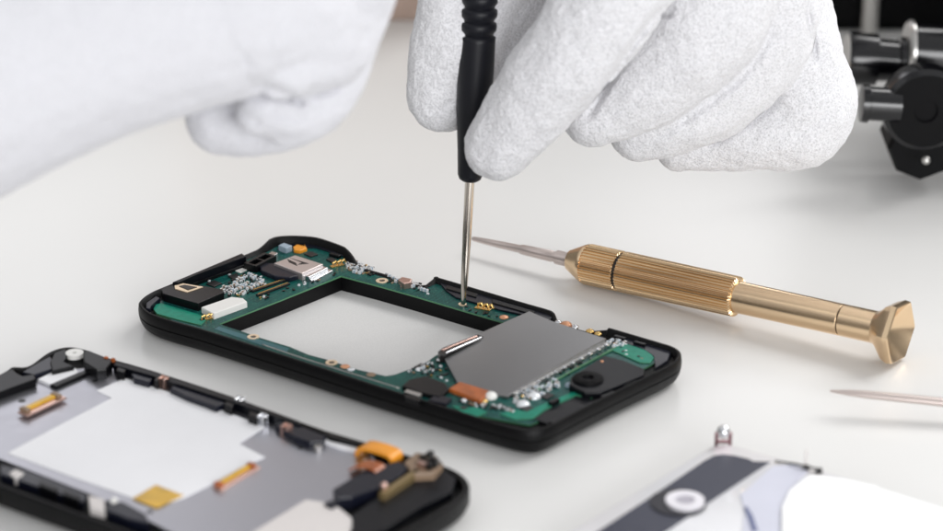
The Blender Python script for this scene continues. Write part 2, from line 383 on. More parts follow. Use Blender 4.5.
# --- rings
def ring(px, rpx, m='goldpad', z=ZP, name='screw_ring', h=.02, hole=.5):
    c = at(px[0], px[1], z); r = rpx/pxcm(c); bm = bmesh.new(); ringmesh(bm, c, r*hole, r, z, z+h); o = obj(name, bm, M[m], phone)
    bm = bmesh.new(); disc(bm, c, r*hole*.98, z, z+.004, 20, 0); obj('hole', bm, M['smd'], o); return o
ring((253.2, 337.2), 6.0); ring((331.6, 363), 6.2); ring((382, 281), 6.2); ring((462.5, 304.5), 4.2)
slab('film_patch', [(219, 326.5), (240, 333), (258, 339), (289, 348.5), (286, 353), (262, 345.5), (226, 333), (214, 329)], .668, .655, M['pcbblue'], phone, .002)
def pad(px, rpx, m, name='pad', h=.03, z=ZP, squash=.6):
    c = at(px[0], px[1], z); r = rpx/pxcm(c); bm = bmesh.new()
    bmesh.ops.create_uvsphere(bm, u_segments=14, v_segments=8, radius=r, matrix=Matrix.Translation((c.x, c.y, z))@Matrix.Diagonal((1, 1, h/r, 1)))
    return obj(name, bm, M[m], phone, smooth=True)
pad((345, 366.5), 5, 'copper', 'copper_pad'); pad((351, 369.5), 4, 'solder', 'solder_joint'); pad((371, 374.7), 5, 'tan', 'copper_pad'); pad((504, 317.5), 5, 'copper', 'copper_pad', .05)
# --- far strip
slab('side_button_block', [(437.5, 279.5), (520, 303.2), (555, 313.8), (549, 320), (500, 309.5), (456, 297), (446, 290)], .715, .6, M['navy'], phone, .02)
slab('side_key', [(446, 284.5), (478, 293.5), (476, 297), (446, 288.5)], .75, .7, M['black'], phone, .02)
slab('side_key', [(492, 298.5), (535, 311), (533, 314.2), (492, 302.5)], .75, .7, M['black'], phone, .02)
pm = slab('side_switch', [(398, 279.5), (402, 276.5), (412, 278.5), (411, 282), (404, 283.5)], .84, .66, M['pinkmetal'], phone, .03)
slab('switch_leg', [(398, 283), (401, 281.5), (403, 283.5), (400, 285)], .73, .66, M['silver'], pm, 0)
# --- shield
SH = [(529.3, 311), (553, 321.5), (579, 330), (606, 338.4), (507.5, 391.8), (488, 387.5), (459, 380.3), (451, 367), (444.5, 356), (483.5, 337.2), (476.7, 334)]
bm = bmesh.new(); poly_prism(bm, ppx(SH, .88), .66, .88, bev=.018)
cs = at(530, 350, .88); vv = [(v.co.to_2d()-cs.to_2d()).dot(-V) for v in bm.verts]; v0, v1 = min(vv), max(vv)
for k in range(1, 60):
    q = cs.to_2d()-V*(v0+(v1-v0)*k/60)
    bmesh.ops.bisect_plane(bm, geom=bm.verts[:]+bm.edges[:]+bm.faces[:], plane_co=(q.x, q.y, 0), plane_no=(V.x, V.y, 0))
for v in bm.verts:
    if v.co.z > .8:
        t = ((v.co.to_2d()-cs.to_2d()).dot(-V)-v0)/(v1-v0); v.co.z -= .15*t*t*t
obj('shield_plate', bm, M['shield'], phone)
slab('shield_bracket', [(438, 351.5), (443, 347.5), (478, 334.2), (483, 336.5), (446, 354), (440, 355)], .90, .66, M['smd'], phone, .015)
for k, (a, b_) in enumerate((((442, 349.8), (477, 335.8)), ((446, 352.6), (481, 337.2)))):
    p, q = at(*a, .93), at(*b_, .93); bm = bmesh.new(); tube(bm, [(p.x, p.y, .91), (q.x, q.y, .91)], .028, 8); obj('bracket_rail', bm, M['pinkmetal'] if k == 0 else M['silver'], phone)
# castellated rail along the right edge of the shield
p0, p1 = at(512, 391.5, .80), at(607, 340.5, .80); d = p1-p0; nn = Vector((d.y, -d.x, 0)).normalized()
bm = bmesh.new(); w = nn*.09
poly_prism(bm, [(p0).to_2d(), (p1).to_2d(), (p1+w).to_2d(), (p0+w).to_2d()], .66, .76, bev=.01); rail = obj('shield_rail', bm, M['scopegrey'], phone)
for k in range(11):
    c = p0+d*(.05+.09*k)+nn*.13; bm = bmesh.new(); box_uv(bm, c, .13, .10, .66, .80, .015, 0); obj('clip_tooth', bm, M['silver'], rail)
bm = bmesh.new(); a_, b_ = p0+d*.15+nn*.27, p1+nn*.27; w = nn*.07
poly_prism(bm, [a_.to_2d(), b_.to_2d(), (b_+w).to_2d(), (a_+w).to_2d()], .66, .70, bev=.005); obj('board_strip', bm, M['pcbedge'], phone)
# far edge gold bits beside the shield
pad((566, 325), 6, 'copper', 'battery_spring', .10, .72); pad((558, 323), 4, 'silver', 'solder_joint', .08, .70); pad((575, 327.5), 4, 'silver', 'solder_joint', .08, .70)
pad((590, 331.3), 4.5, 'gold', 'gold_contact', .06, .70); pad((598, 334), 4, 'gold', 'gold_contact', .06, .70)
# --- flex and connector near the front edge
slab('flex_ribbon', [(449, 388), (459.8, 381.3), (490, 390.5), (480, 400.5)], .78, .66, M['brownflex'], phone, .03)
pad((491, 396.5), 6.5, 'white', 'solder_joint', .13, .70); pad((484, 402), 4, 'gold', 'solder_joint', .07)
slab('black_connector', [(402, 386), (409, 379.5), (425, 375.5), (446, 383), (449, 389), (440, 397), (420, 392)], .78, .66, M['black'], phone, .03)
slab('grey_connector', [(428, 400), (436, 394), (452, 398), (446, 404)], .76, .62, M['navy'], phone, .02)
slab('metal_strap', [(404, 391.5), (407, 389), (422, 393.5), (419, 396.5)], .80, .62, M['scopegrey'], phone, .01)
slab('edge_latch', [(405, 396), (408, 394.5), (421, 398.5), (419, 401.5), (405, 397.5)], .84, .7, M['black'], phone, .01)
pad((464, 401), 3.2, 'solder', 'solder_joint', .06); pad((440, 360.5), 4, 'solder', 'solder_joint', .06); pad((419, 369.5), 4, 'solder', 'solder_joint', .05)
pad((523, 405), 7.5, 'solder', 'solder_blob', .12); pad((534, 397), 7.5, 'solder', 'solder_blob', .13); pad((569, 386), 4.5, 'bluecap', 'solder_blob', .1)
slab('dark_recess_cover', [(534, 419), (546, 410.5), (577, 396.5), (592, 399.5), (600, 397), (600, 402), (560, 420), (548, 424)], .68, .62, M['shell_in'], phone, .01)
slab('board_tongue', [(500, 414), (515, 419.5), (533, 418.5), (545, 409.5), (576, 395), (592, 398), (596, 394.5), (577, 390.5), (541, 405), (527, 411), (512, 410)], .69, .6, [M['pcbbright'], M['pcbedge']], phone, 0, mi_side=1)
slab('board_tongue', [(612, 345), (624, 341.5), (650, 352), (654, 358), (650, 363), (640, 362.5), (612, 350)], .69, .6, [M['pcbbright'], M['pcbedge']], phone, 0, mi_side=1)
slab('board_tongue', [(153.5, 309), (156, 304.5), (161, 303), (203, 315.5), (206, 320), (201, 325), (180, 320), (157, 313.5)], .69, .6, [M['pcbbright'], M['pcbedge']], phone, 0, mi_side=1)
slab('board_tongue', [(452, 405.5), (478, 408), (487, 412), (478, 416.5), (465, 414)], .69, .6, [M['pcbbright'], M['pcbedge']], phone, 0, mi_side=1)
# --- speaker module on the right
spk = slab('speaker_module', [(604, 355.5), (624, 360.5), (645, 369), (644, 374.5), (620, 385), (601, 392.5), (585, 392.5), (569.5, 385), (571, 377)], .84, .62, M['shell_in'], phone, .03)
c = at(588, 379.5, .84); bm = bmesh.new(); lathe(bm, Vector((c.x, c.y, .80)), Vector((0, 0, 1)), [(0, .42), (.09, .40), (.115, .34), (.105, .16), (.02, .12), (.01, .01)], 36)
obj('speaker_ring', bm, M['scopesat'], spk, smooth=True, autosmooth=40)
pad((602, 361.5), 1.8, 'copper', 'rivet', .03, .84)
slab('end_wall', [(622, 336), (660, 346.3), (671, 352), (668, 360), (655, 368), (655, 356), (645, 349), (616, 340.5)], .70, .58, M['navy'], phone, .03)
slab('front_wall', [(560, 418), (608, 394), (655, 371), (660, 373), (600, 402), (556, 424), (548, 422)], .72, .58, M['shell_in'], phone, .03)
# --- loose small components
def smd_proto(kind):
    bm = bmesh.new()
    s = {0: (.11, .06, .05), 1: (.08, .045, .04), 2: (.14, .12, .05), 3: (.10, .06, .06)}[kind]
    def bx(x0, x1, y, z, mi):
        vs = [bm.verts.new((x, yy, zz)) for zz in (0, z) for x, yy in ((x0, -y), (x1, -y), (x1, y), (x0, y))]
        for f in ((3, 2, 1, 0), (4, 5, 6, 7), (0, 1, 5, 4), (1, 2, 6, 5), (2, 3, 7, 6), (3, 0, 4, 7)): bm.faces.new([vs[k] for k in f]).material_index = mi
    bx(-s[0]/2, s[0]/2, s[1]/2, s[2], 0)
    if kind != 2:
        bx(-s[0]/2-.004, -s[0]*.25, s[1]/2+.004, s[2]+.004, 1); bx(s[0]*.25, s[0]/2+.004, s[1]/2+.004, s[2]+.004, 1)
    me = bpy.data.meshes.new('component'); bmesh.ops.recalc_face_normals(bm, faces=bm.faces); bm.to_mesh(me); bm.free()
    me.materials.append([M['tan'], M['smd'], M['smd'], M['bluecap']][kind]); me.materials.append(M['solder']); return me
PROTO = [smd_proto(k) for k in range(4)]
def inside(p, poly):
    c = False; n_ = len(poly)
    for i in range(n_):
        (x1, y1), (x2, y2) = poly[i], poly[(i+1) % n_]
        if (y1 > p[1]) != (y2 > p[1]) and p[0] < (x2-x1)*(p[1]-y1)/(y2-y1)+x1: c = not c
    return c
placed = []
def scatter(px, count, kinds=(0, 1, 3), gap=.105):
    xs = [p[0] for p in px]; ys = [p[1] for p in px]; k = 0; tries = 0
    while k < count and tries < 4000:
        tries += 1
        q = (random.uniform(min(xs), max(xs)), random.uniform(min(ys), max(ys)))
        if not inside(q, px): continue
        c = at(q[0], q[1], ZP)
        if any((c-o_).length < gap for o_ in placed): continue
        placed.append(c); k += 1
        o = bpy.data.objects.new('chip_component', PROTO[random.choice(kinds)]); col.objects.link(o); o.parent = phone
        o.location = Vector((c.x, c.y, ZP+.0005))-BASE[phone.name]; o.rotation_euler = (0, 0, UANG+random.choice((0, math.pi/2))); o.scale = (1.2, 1.2, 1.3)
scatter([(220, 291), (232, 283), (246, 274), (262, 279), (266, 285), (250, 291), (240, 296), (227, 295)], 38)
scatter([(346, 264), (356, 262), (372, 268), (372, 275), (352, 273)], 14)
scatter([(385, 275), (398, 279), (398, 284), (390, 283)], 3)
scatter([(410, 285), (424, 288), (430, 294), (415, 292)], 4)
scatter([(513, 397), (528, 389), (552, 380), (562, 384), (548, 393), (530, 402), (516, 404)], 22, (0, 3, 1), .12)
scatter([(608, 342), (616, 339.5), (626, 344), (620, 349), (610, 347)], 7, (3, 0))
scatter([(408, 372), (422, 366), (432, 362), (436, 370), (425, 374)], 7)
scatter([(468, 404), (482, 406), (505, 408), (515, 413), (498, 411)], 5, (1, 0))

def many(name, px, count, z=ZP, gap=.075, sc_=1.0):
    bm = bmesh.new(); xs = [p[0] for p in px]; ys = [p[1] for p in px]; k = 0; tr = 0
    while k < count and tr < 5000:
        tr += 1; q = (random.uniform(min(xs), max(xs)), random.uniform(min(ys), max(ys)))
        if not inside(q, px): continue
        c = at(q[0], q[1], z)
        if any((c-o_).length < gap for o_ in placed): continue
        placed.append(c); k += 1; r_ = random.random(); mi = 0 if r_ < .25 else 1 if r_ < .82 else 2 if r_ < .93 else 3
        box_uv(bm, c, random.uniform(.05, .10)*sc_, random.uniform(.035, .06)*sc_, z, z+random.uniform(.025, .05), 0, random.choice((0, math.pi/2)), mi)
    if name in GROUPS: pass
    return bm
GROUPS = {}
specs = [([(218, 291), (232, 281), (248, 272), (264, 278), (268, 286), (250, 293), (240, 297), (225, 296)], 34), ([(345, 264), (356, 261), (374, 268), (374, 277), (350, 273)], 22), ([(386, 274), (430, 286), (436, 295), (425, 294), (388, 283)], 26),
         ([(300, 282), (334, 271), (336, 275), (306, 286)], 14), ([(250, 300), (300, 283), (302, 288), (255, 304)], 10), ([(200, 281), (230, 270), (244, 276), (222, 285)], 9), ([(404, 373), (422, 365), (438, 358), (441, 370), (428, 376)], 18),
         ([(512, 398), (530, 388), (556, 378), (564, 384), (548, 394), (528, 404), (514, 407)], 26), ([(452, 401), (470, 403), (508, 406), (512, 412), (470, 407)], 22), ([(608, 343), (616, 338), (628, 344), (620, 350)], 14),
         ([(425, 377), (447, 382), (449, 372), (440, 364)], 12), ([(456, 303), (476, 309), (500, 316), (498, 319), (470, 312)], 8), ([(560, 374), (600, 352), (604, 354), (566, 377)], 12), ([(620, 349), (645, 358), (644, 361), (620, 354)], 5)]
big = bmesh.new()
for px, cnt in specs:
    b_ = many('x', px, cnt); me_ = bpy.data.meshes.new('tmp'); b_.to_mesh(me_); b_.free(); big.from_mesh(me_); bpy.data.meshes.remove(me_)
setp(obj('tiny_components', big, [M['solder'], M['smd'], M['tan'], M['gold']], phone), kind='stuff')
for px in ([(206, 283.5), (214, 280), (222, 283), (214, 286.5)], [(228, 276), (235, 273), (241, 276), (234, 279)], [(304, 253.5), (311, 251), (318, 254), (311, 256.5)], [(326, 259), (331, 257), (337, 259.5), (332, 262)],
           [(414, 366.5), (421, 363), (428, 366), (421, 370)], [(520, 408), (527, 404.5), (534, 408), (527, 411.5)], [(540, 396), (548, 392), (555, 395), (547, 399)], [(458, 407.8), (463, 406), (469, 407.5), (464, 409.5)]):
    ic = slab('integrated_circuit', px, .70, .66, M['smd'], phone, .008)
# rim highlight along the near edge, modelled as a pale metal tube
tr_ = [at(x, y, .80) for x, y in catmull([(262, 344.5), (300, 357.3), (348.6, 372.6), (399, 388.2)], 8, False)]
bm = bmesh.new(); tube(bm, tr_, .016, 6); obj('rim_highlight', bm, M['scopegrey'], phone, smooth=True)
# ridges and latches of the shell
for px in ([(146, 303), (156, 296), (160, 298), (151, 305), (150, 309), (146, 308)], [(163, 292.5), (170, 288.5), (175, 290), (167, 294.5)]): slab('inner_ridge', px, .79, .6, M['navy'], phone, .02)
for x, y in ((300, 244.5), (335, 254), (620, 336.5), (640, 342.5)):
    block('shell_latch', (x, y), .36, .12, .6, .76, M['black'], phone, .02)
for px in ([(548, 401), (556, 397), (560, 399), (552, 403)], [(600, 396), (612, 390), (616, 392), (604, 398.5)], [(622, 385), (634, 379), (638, 381), (626, 387.5)]): slab('end_rib', px, .79, .6, M['black'], phone, .02)

# ------------------------------------------------------------------ disassembled phone (front left)
P2 = root('phone_chassis', at(200, 450, 0), 'blurred dismantled phone with a metal chassis, white sheet and orange flex, at front left', 'phone')
Z2 = .62
fr_px = [(-60, 402), (0, 374), (12, 367), (28, 366), (48, 352.5), (66, 347), (84, 349), (108, 357.5), (150, 369.5), (230, 395.5), (325, 430), (402, 453), (440, 464), (460, 473), (469, 483), (467, 494), (448, 509), (400, 536), (350, 565), (310, 585), (250, 580), (115, 529), (0, 487), (-80, 455), (-100, 430)]
Oc2 = catmull([at(x, y, .72).to_2d() for x, y in fr_px], 6)
def ringshell(bm, outer, G, prof):
    n_ = len(outer); nr = []
    for i in range(n_):
        t = (outer[(i+1) % n_]-outer[i-1]).normalized(); m_ = Vector((-t.y, t.x))
        if m_.dot(G-outer[i]) < 0: m_ = -m_
        nr.append(m_)
    lps = [[bm.verts.new((*(p+m_*d), z)) for p, m_ in zip(outer, nr)] for d, z in prof]
    for A, B in zip(lps, lps[1:]):
        for i in range(n_): bm.faces.new((A[i], A[(i+1) % n_], B[(i+1) % n_], B[i]))
    bm.faces.new(lps[0]); bm.faces.new(lps[-1])
G2 = at(190, 460, .7).to_2d()
bm = bmesh.new(); ringshell(bm, Oc2, G2, [(.5, .0), (.28, .03), (.08, .15), (0, .34), (0, .68), (.03, .72), (.14, .72), (.16, .70), (.20, .50)])
obj('frame', bm, M['shell'], P2, smooth=True, autosmooth=35)
slab('chassis_plate', [(-70, 418), (-30, 400), (20, 380), (60, 371), (96, 366), (118, 369), (240, 407), (300, 428), (370, 452), (376, 462), (352, 478), (340, 492), (330, 507), (352, 524), (330, 560), (290, 572), (200, 548), (140, 516), (90, 494), (0, 459), (-70, 436)], Z2, .45, M['chassis'], P2, .01)
slab('white_sheet', [(7.6, 453), (60, 425), (112, 398), (105, 394.5), (96.5, 390.6), (125, 378), (200, 402), (264.7, 426.7), (238.7, 443.6), (264.7, 457), (250, 463), (217, 481), (185, 497), (160, 505), (132, 497.5), (70, 476)], .64, .62, M['sheetwhite'], P2, .004)
slab('yellow_tape', [(132.5, 498.5), (156, 484.7), (183.5, 495.3), (157, 508)], .655, .64, M['yellow'], P2, .003)
def flexbar(a, b_, w, z, m1, m2, name='flex_connector'):
    p, q = at(*a, z), at(*b_, z); d = (q-p); nn = Vector((-d.y, d.x, 0)).normalized()*w
    bm = bmesh.new(); e = d.normalized()*.14
    poly_prism(bm, [(p-nn*1.7-e).to_2d(), (q-nn*1.7+e).to_2d(), (q+nn*.9+e).to_2d(), (p+nn*.9-e).to_2d()], z-.12, z-.06, bev=.02)
    o = obj(name, bm, M['pinkmetal'], P2)
    bm = bmesh.new(); poly_prism(bm, [(p-nn*.3).to_2d(), (q-nn*.3).to_2d(), (q+nn*.9).to_2d(), (p+nn*.9).to_2d()], z-.06, z, bev=.015); obj('connector_bar', bm, M[m1], o)
    for s, cpt in ((0, p), (1, q)):
        bm = bmesh.new(); poly_prism(bm, [(cpt+x_*e*.5+y_*nn).to_2d() for x_, y_ in ((-1, -1), (1, -1), (1, 1), (-1, 1))], z-.06, z+.03, bev=.015); obj('connector_end', bm, M[m2], o)
flexbar((25, 409), (56, 394.5), .14, .80, 'yellow', 'tan')
flexbar((219, 483.5), (251, 464.5), .10, .74, 'yellow', 'brownflex')
slab('white_tab', [(38, 379), (66, 365.5), (76, 368.5), (78, 372.5), (52.5, 385)], .70, .6, M['sheetwhite'], P2, .01)
c = at(74.6, 352.5, .84); bm = bmesh.new(); ringmesh(bm, c, .06, .24, .72, .84); obj('washer', bm, M['white'], P2)
for nm, px, z1, mm in (('corner_block', [(50, 362), (54, 353), (66, 348.5), (68, 355), (62, 362), (74, 366), (52, 371)], .82, 'black'),
                   ('corner_block', [(83, 353), (88, 350), (106, 357), (112, 361), (106, 369), (97, 370), (84, 362)], .92, 'black'),
                   ('edge_block', [(-40, 393), (0, 375), (12, 369), (16, 374), (22, 377), (34, 374), (36, 379), (10, 388), (-40, 408)], .84, 'black'),
                   ('edge_bar', [(22, 372), (50, 356), (54, 361), (52, 369), (34, 375)], .78, 'navy'),
                   ('tab_loop', [(50, 384), (56, 386.5), (90, 371.5), (88, 369), (80, 372), (56, 382)], .72, 'black'),
                   ('edge_tab', [(131, 374), (136, 371.5), (154, 377), (149, 382.5), (134, 378.5)], .80, 'navy'),
                   ('edge_tab', [(170, 388), (175, 384.5), (206, 394), (222, 400), (225, 403), (216, 407), (204, 402), (187, 396)], .80, 'navy'),
                   ('edge_tab', [(275, 425), (281, 421), (305, 428), (326, 436), (322, 441), (310, 442), (295, 437)], .80, 'navy'),
                   ('thin_bar', [(322, 432), (326, 430.5), (372, 444), (372, 447), (330, 437)], .80, 'black'),
                   ('far_wall', [(113, 361), (150, 370), (230, 396), (300, 421), (300, 425), (228, 400.5), (150, 375), (113, 365)], .86, 'shell_in'),
                   ('near_wall', [(0, 464), (30, 472), (87, 494), (84, 503), (30, 484), (0, 474)], .74, 'navy'),
                   ('near_wall', [(106, 500), (124, 502), (146, 514), (150, 524), (128, 519), (106, 510)], .80, 'navy'),
                   ('dark_flex', [(333, 489), (352, 478), (378, 467), (398, 461), (410, 466), (400, 476), (378, 488), (352, 497), (338, 498)], .86, 'navy'),
                   ('chip_pad', [(324, 503), (332, 499.5), (340, 502), (332, 507)], .74, 'navy'),
                   ('end_cover', [(352, 515), (381, 494), (420, 474), (442, 468), (456, 478), (452, 492), (420, 508), (384, 530), (352, 540)], .70, 'shell_in'),
                   ):
    slab(nm, px, z1, .5, M[mm], P2, .03)
slab('white_tab', [(312, 437), (329, 434.5), (366, 446.5), (362, 453), (338, 447)], .68, .6, M['sheetwhite'], P2, .005)
slab('white_patch', [(240, 540), (306, 499.5), (334, 503.5), (344, 512), (355, 521), (344, 542), (300, 570)], .66, .6, M['patch'], P2, .01)
slab('white_latch', [(88, 495), (104, 499), (105, 511), (90, 507)], .82, .6, M['patch'], P2, .02)
c = at(114, 501, .84); bm = bmesh.new(); bmesh.ops.create_uvsphere(bm, u_segments=16, v_segments=10, radius=.09, matrix=Matrix.Translation(c)); obj('pin', bm, M['white'], P2, smooth=True)
slab('white_pad', [(9, 473), (16, 469), (24, 473), (16, 479)], .78, .6, M['patch'], P2, .02)
for x, y, mm in ((163, 382, 'pinkmetal'), (239, 403, 'silver'), (262, 420, 'silver'), (286, 430, 'pinkmetal')):
    c = at(x, y, .78); bm = bmesh.new()
    for k in (-.08, .08): box_uv(bm, c.to_2d()+U*k, .07, .16, .6, .90, .02)
    box_uv(bm, c.to_2d()+V*.09, .25, .05, .6, .93, .02); obj('spring_clip', bm, M[mm], P2)
for x, y in ((106, 357), (113, 358.5)):
    c = at(x, y, .95); bm = bmesh.new(); box_uv(bm, c, .09, .09, .85, .96, .02); obj('red_dot', bm, M['brownflex'], P2)
for x, y, r_ in ((22, 401, .10), (95, 381, .07), (150, 512, .08), (300, 448, .06)):
    c = at(x, y, Z2); bm = bmesh.new(); disc(bm, c, r_, Z2-.01, Z2+.006, 16, 0); obj('chassis_hole', bm, M['smd'], P2)
for x, y in ((104, 372), (318, 446), (60, 366)):
    c = at(x, y, .74); bm = bmesh.new(); ringmesh(bm, c, .03, .10, .62, .74, 18); obj('screw', bm, M['scopegrey'], P2)
for px in ([(118, 367), (126, 369.5), (124, 373), (116, 370.5)], [(156, 377), (160, 378), (158, 382), (154, 380.5)], [(226, 401), (234, 404), (232, 408), (224, 405)], [(250, 411), (258, 413.5), (256, 418), (248, 415)], [(40, 480), (58, 487), (57, 492), (39, 485)], [(64, 489), (80, 495), (79, 500), (63, 494)]):
    slab('rim_clip', px, .86, .6, M['black'], P2, .02)
# orange flex, bent up and over
def ribbon(name, pts, wv, th, m, parent):
    bm = bmesh.new(); P = catmull(pts, 8, False); L = []
    for i, p in enumerate(P):
        d = (P[min(i+1, len(P)-1)]-P[max(0, i-1)]).normalized(); nn = d.cross(wv).normalized()*th/2; w = wv/2
        L.append([bm.verts.new(q) for q in (p-w-nn, p+w-nn, p+w+nn, p-w+nn)])
    for A, B in zip(L, L[1:]):
        for k in range(4): bm.faces.new((A[k], A[(k+1) % 4], B[(k+1) % 4], B[k]))
    bm.faces.new(L[0]); bm.faces.new(L[-1][::-1]); return obj(name, bm, m, parent, smooth=True, autosmooth=40)
V3 = Vector((V.x, V.y, 0)); U3 = Vector((U.x, U.y, 0))
c = at(381, 449, .95)
ribbon('orange_flex', [c-U3*.62-Vector((0, 0, .30)), c-U3*.50-Vector((0, 0, .06)), c-U3*.1+Vector((0, 0, .0)), c+U3*.35+Vector((0, 0, -.02)), c+U3*.46-Vector((0, 0, .14)), c+U3*.40-Vector((0, 0, .36))], V3*.46, .09, M['orange'], P2)
c = at(368, 468, .8)
ribbon('brown_flex', [c-U3*.45-Vector((0, 0, .12)), c-U3*.15+Vector((0, 0, .06)), c+U3*.3+Vector((0, 0, .10)), c+U3*.45-Vector((0, 0, .1))], V3*.4, .04, M['brownflex'], P2)
c = at(371, 462, .74); bm = bmesh.new(); box_uv(bm, c, .45, .12, .62, .74, .02); obj('pink_strip', bm, M['patch'], P2)
c = at(400, 481, .90); bm = bmesh.new(); box_uv(bm, c, .16, 1.5, .60, .90, .02, R(0)); obj('gold_strip', bm, mat('dull_gold_strip', (.26, .19, .09), .35, .5), P2)
slab('motor_base', [(404, 462), (416, 452), (436, 455), (443, 463), (434, 473), (414, 474)], .90, .6, M['tan'], P2, .04)
m_star = mat('tarnished_metal', (.22, .19, .16), .35, .8)
for k in range(9):
    x = 413+random.uniform(0, 26); y = 452+random.uniform(0, 18); c = at(x, y, 1.0); bm = bmesh.new(); box_uv(bm, c, random.uniform(.12, .26), random.uniform(.08, .2), .85, random.uniform(.95, 1.15), .02, random.uniform(-.6, .6))
    obj('motor_tab', bm, random.choice([m_star, M['scopegrey'], m_star, M['smd'], M['pinkmetal']]), P2)
c = at(384, 486, .95); bm = bmesh.new(); bmesh.ops.create_uvsphere(bm, u_segments=16, v_segments=10, radius=.10, matrix=Matrix.Translation(c)); obj('pin', bm, M['pinkmetal'], P2, smooth=True)

# ------------------------------------------------------------------ white back cover (bottom right)
CV = root('phone_cover', at(760, 500, 0), 'white phone back cover with a blue-grey camera band, at the bottom right', 'phone cover')
cv_px = [(560, 538), (591, 517), (650, 482), (704, 449), (716, 444.5), (732, 444), (760, 452), (800, 463), (880, 487), (945, 508), (1000, 530), (960, 580), (800, 660), (640, 610), (560, 565)]
Oc3 = catmull([at(x, y, .55).to_2d() for x, y in cv_px], 6)
bm = bmesh.new(); ringshell(bm, Oc3, at(780, 540, .5).to_2d(), [(.4, .0), (.15, .05), (.02, .2), (0, .4), (.03, .50), (.10, .55)])
obj('cover_body', bm, M['cover'], CV, smooth=True, autosmooth=50)
band = slab('camera_band', [(560, 556), (600, 530), (653, 495.5), (704, 461), (714, 455.5), (723, 454.3), (735, 455.5), (749.4, 459), (753, 461.5), (770.5, 461.8), (720, 495), (668.5, 530), (625, 560)], .565, .5, M['band'], CV, .006)
c = at(682, 500.5, .60); bm = bmesh.new(); disc(bm, c+Vector((-.10, -.08, 0)), .68, .56, .60, 40, .02); lens = obj('lens', bm, M['lensdark'], CV)
c = at(685, 499.5, .68); bm = bmesh.new(); ringmesh(bm, c, .24, .47, .60, .68, 40); obj('lens_ring', bm, M['ringwhite'], lens, smooth=True, autosmooth=40)
bm = bmesh.new(); disc(bm, c, .245, .60, .655, 32, .01); obj('lens_glass', bm, M['ringgrey'], lens)
slab('glare_panel', [(811, 474.3), (845, 479.5), (876.4, 486), (879, 489), (943, 509), (1000, 532), (950, 575), (860, 600), (786, 560), (782.5, 531), (782, 507), (790, 490)], .66, .5, M['coverglare'], CV, .02)  # blown-out glare on the cover, built as a whiter slab
m_fold = mat('pale_blue_film', (.60, .61, .70), .35, var=.03, vscale=.6)
slab('film_panel', [(773, 466), (795, 464), (808, 471), (789, 489), (781, 506), (781.5, 540), (740, 560), (745, 510), (740, 495)], .58, .5, m_fold, CV, .01)
slab('blue_stripe', [(744, 508), (747, 506), (753, 516), (758, 531), (752, 531), (748, 518)], .60, .56, mat('blue_edge', (.12, .14, .26), .4), CV, .005)
c = at(723, 445, .5)
bm = bmesh.new()
for k in (-.17, .17): box_uv(bm, c.to_2d()+Vector((1, 0))*k*1.0, .09, .07, .3, .86, .02, -UANG)
box_uv(bm, c.to_2d(), .30, .06, .55, .64, .02, -UANG)
ck = obj('metal_fork', bm, mat('dark_rose_metal', (.22, .12, .13), .3, .8), CV)
bm = bmesh.new(); bmesh.ops.create_uvsphere(bm, u_segments=18, v_segments=12, radius=.17, matrix=Matrix.Translation((c.x, c.y+.02, .86))); obj('metal_ball', bm, M['silver'], ck, smooth=True)
p = at(797, 467, .55); q = at(824, 473, .62)
bm = bmesh.new(); tube(bm, [at(775, 461, .58), at(795, 464, .64), at(822, 470, .66)], [.02, .03, .03], 8); obj('wire_pin', bm, M['smd'], CV, smooth=True)
for x, y, m_ in ((806, 466, 'smd'), (819, 469, 'smd')):
    c = at(x, y, .66); bm = bmesh.new(); box_uv(bm, c, .16, .10, .56, .68, .02, -UANG); obj('pin_block', bm, M[m_], CV)
bm = bmesh.new(); c = at(806, 464, .68); tube(bm, [c, c+Vector((0, 0, .38))], [.035, .03], 8); obj('pin', bm, M['patch'], CV)

# ------------------------------------------------------------------ brass precision screwdriver (lying)
A0 = at(472, 238.5, .46); A1 = at(897, 332, .93); DB = (A1-A0).normalized(); LB = (A1-A0).length
def tx(x):                                   # axis distance whose photo column is x
    lo, hi = -1., LB+3
    for _ in range(40):
        mid = (lo+hi)/2
        if project(A0+DB*mid)[0] < x: lo = mid
        else: hi = mid
    return lo
BR = root('brass_screwdriver', at(680, 300, 0), 'brass precision screwdriver with a knurled grip lying on the table behind the open phone', 'screwdriver')
sB = lambda x: pxcm(A0+DB*tx(x))
ex = lambda px_, x: px_/sB(x)
bm = bmesh.new(); t0 = tx(472)
lathe(bm, A0, DB, [(tx(472), ex(1.4, 472)), (tx(474), ex(2.4, 472)), (tx(498), ex(3.6, 500)), (tx(520), ex(4.0, 520)), (tx(522), ex(5.0, 520)), (tx(552), ex(6.0, 550)), (tx(553), ex(5.4, 550)), (tx(556), ex(5.4, 550)), (tx(557), ex(7.2, 557)), (tx(575), ex(7.4, 570))], 32)
obj('blade', bm, M['needle'], BR, smooth=True, autosmooth=35)
bm = bmesh.new(); lathe(bm, A0, DB, [(tx(569), ex(8.5, 570)), (tx(570), ex(10.5, 570)), (tx(584), ex(19, 584)), (tx(586), ex(20, 584)), (tx(588), ex(20, 584))], 64)
obj('nose_cone', bm, M['brass'], BR, smooth=True, autosmooth=30)
NR = 36
def kn(t, r, a, i): return r*(1.0 if i % 4 in (0, 1) else .925)
def knurl(x0, x1, r, name, c0=3, c1=3):
    bm = bmesh.new(); lathe(bm, A0, DB, [(tx(x0), ex(r-c0, x0)), (tx(x0)+ex(c0, x0)*.7, ex(r, x0)), (tx(x1)-ex(c1, x1)*.7, ex(r, x1)), (tx(x1), ex(r-c1, x1))], NR*4, kn)
    return obj(name, bm, M['brassk'], BR)
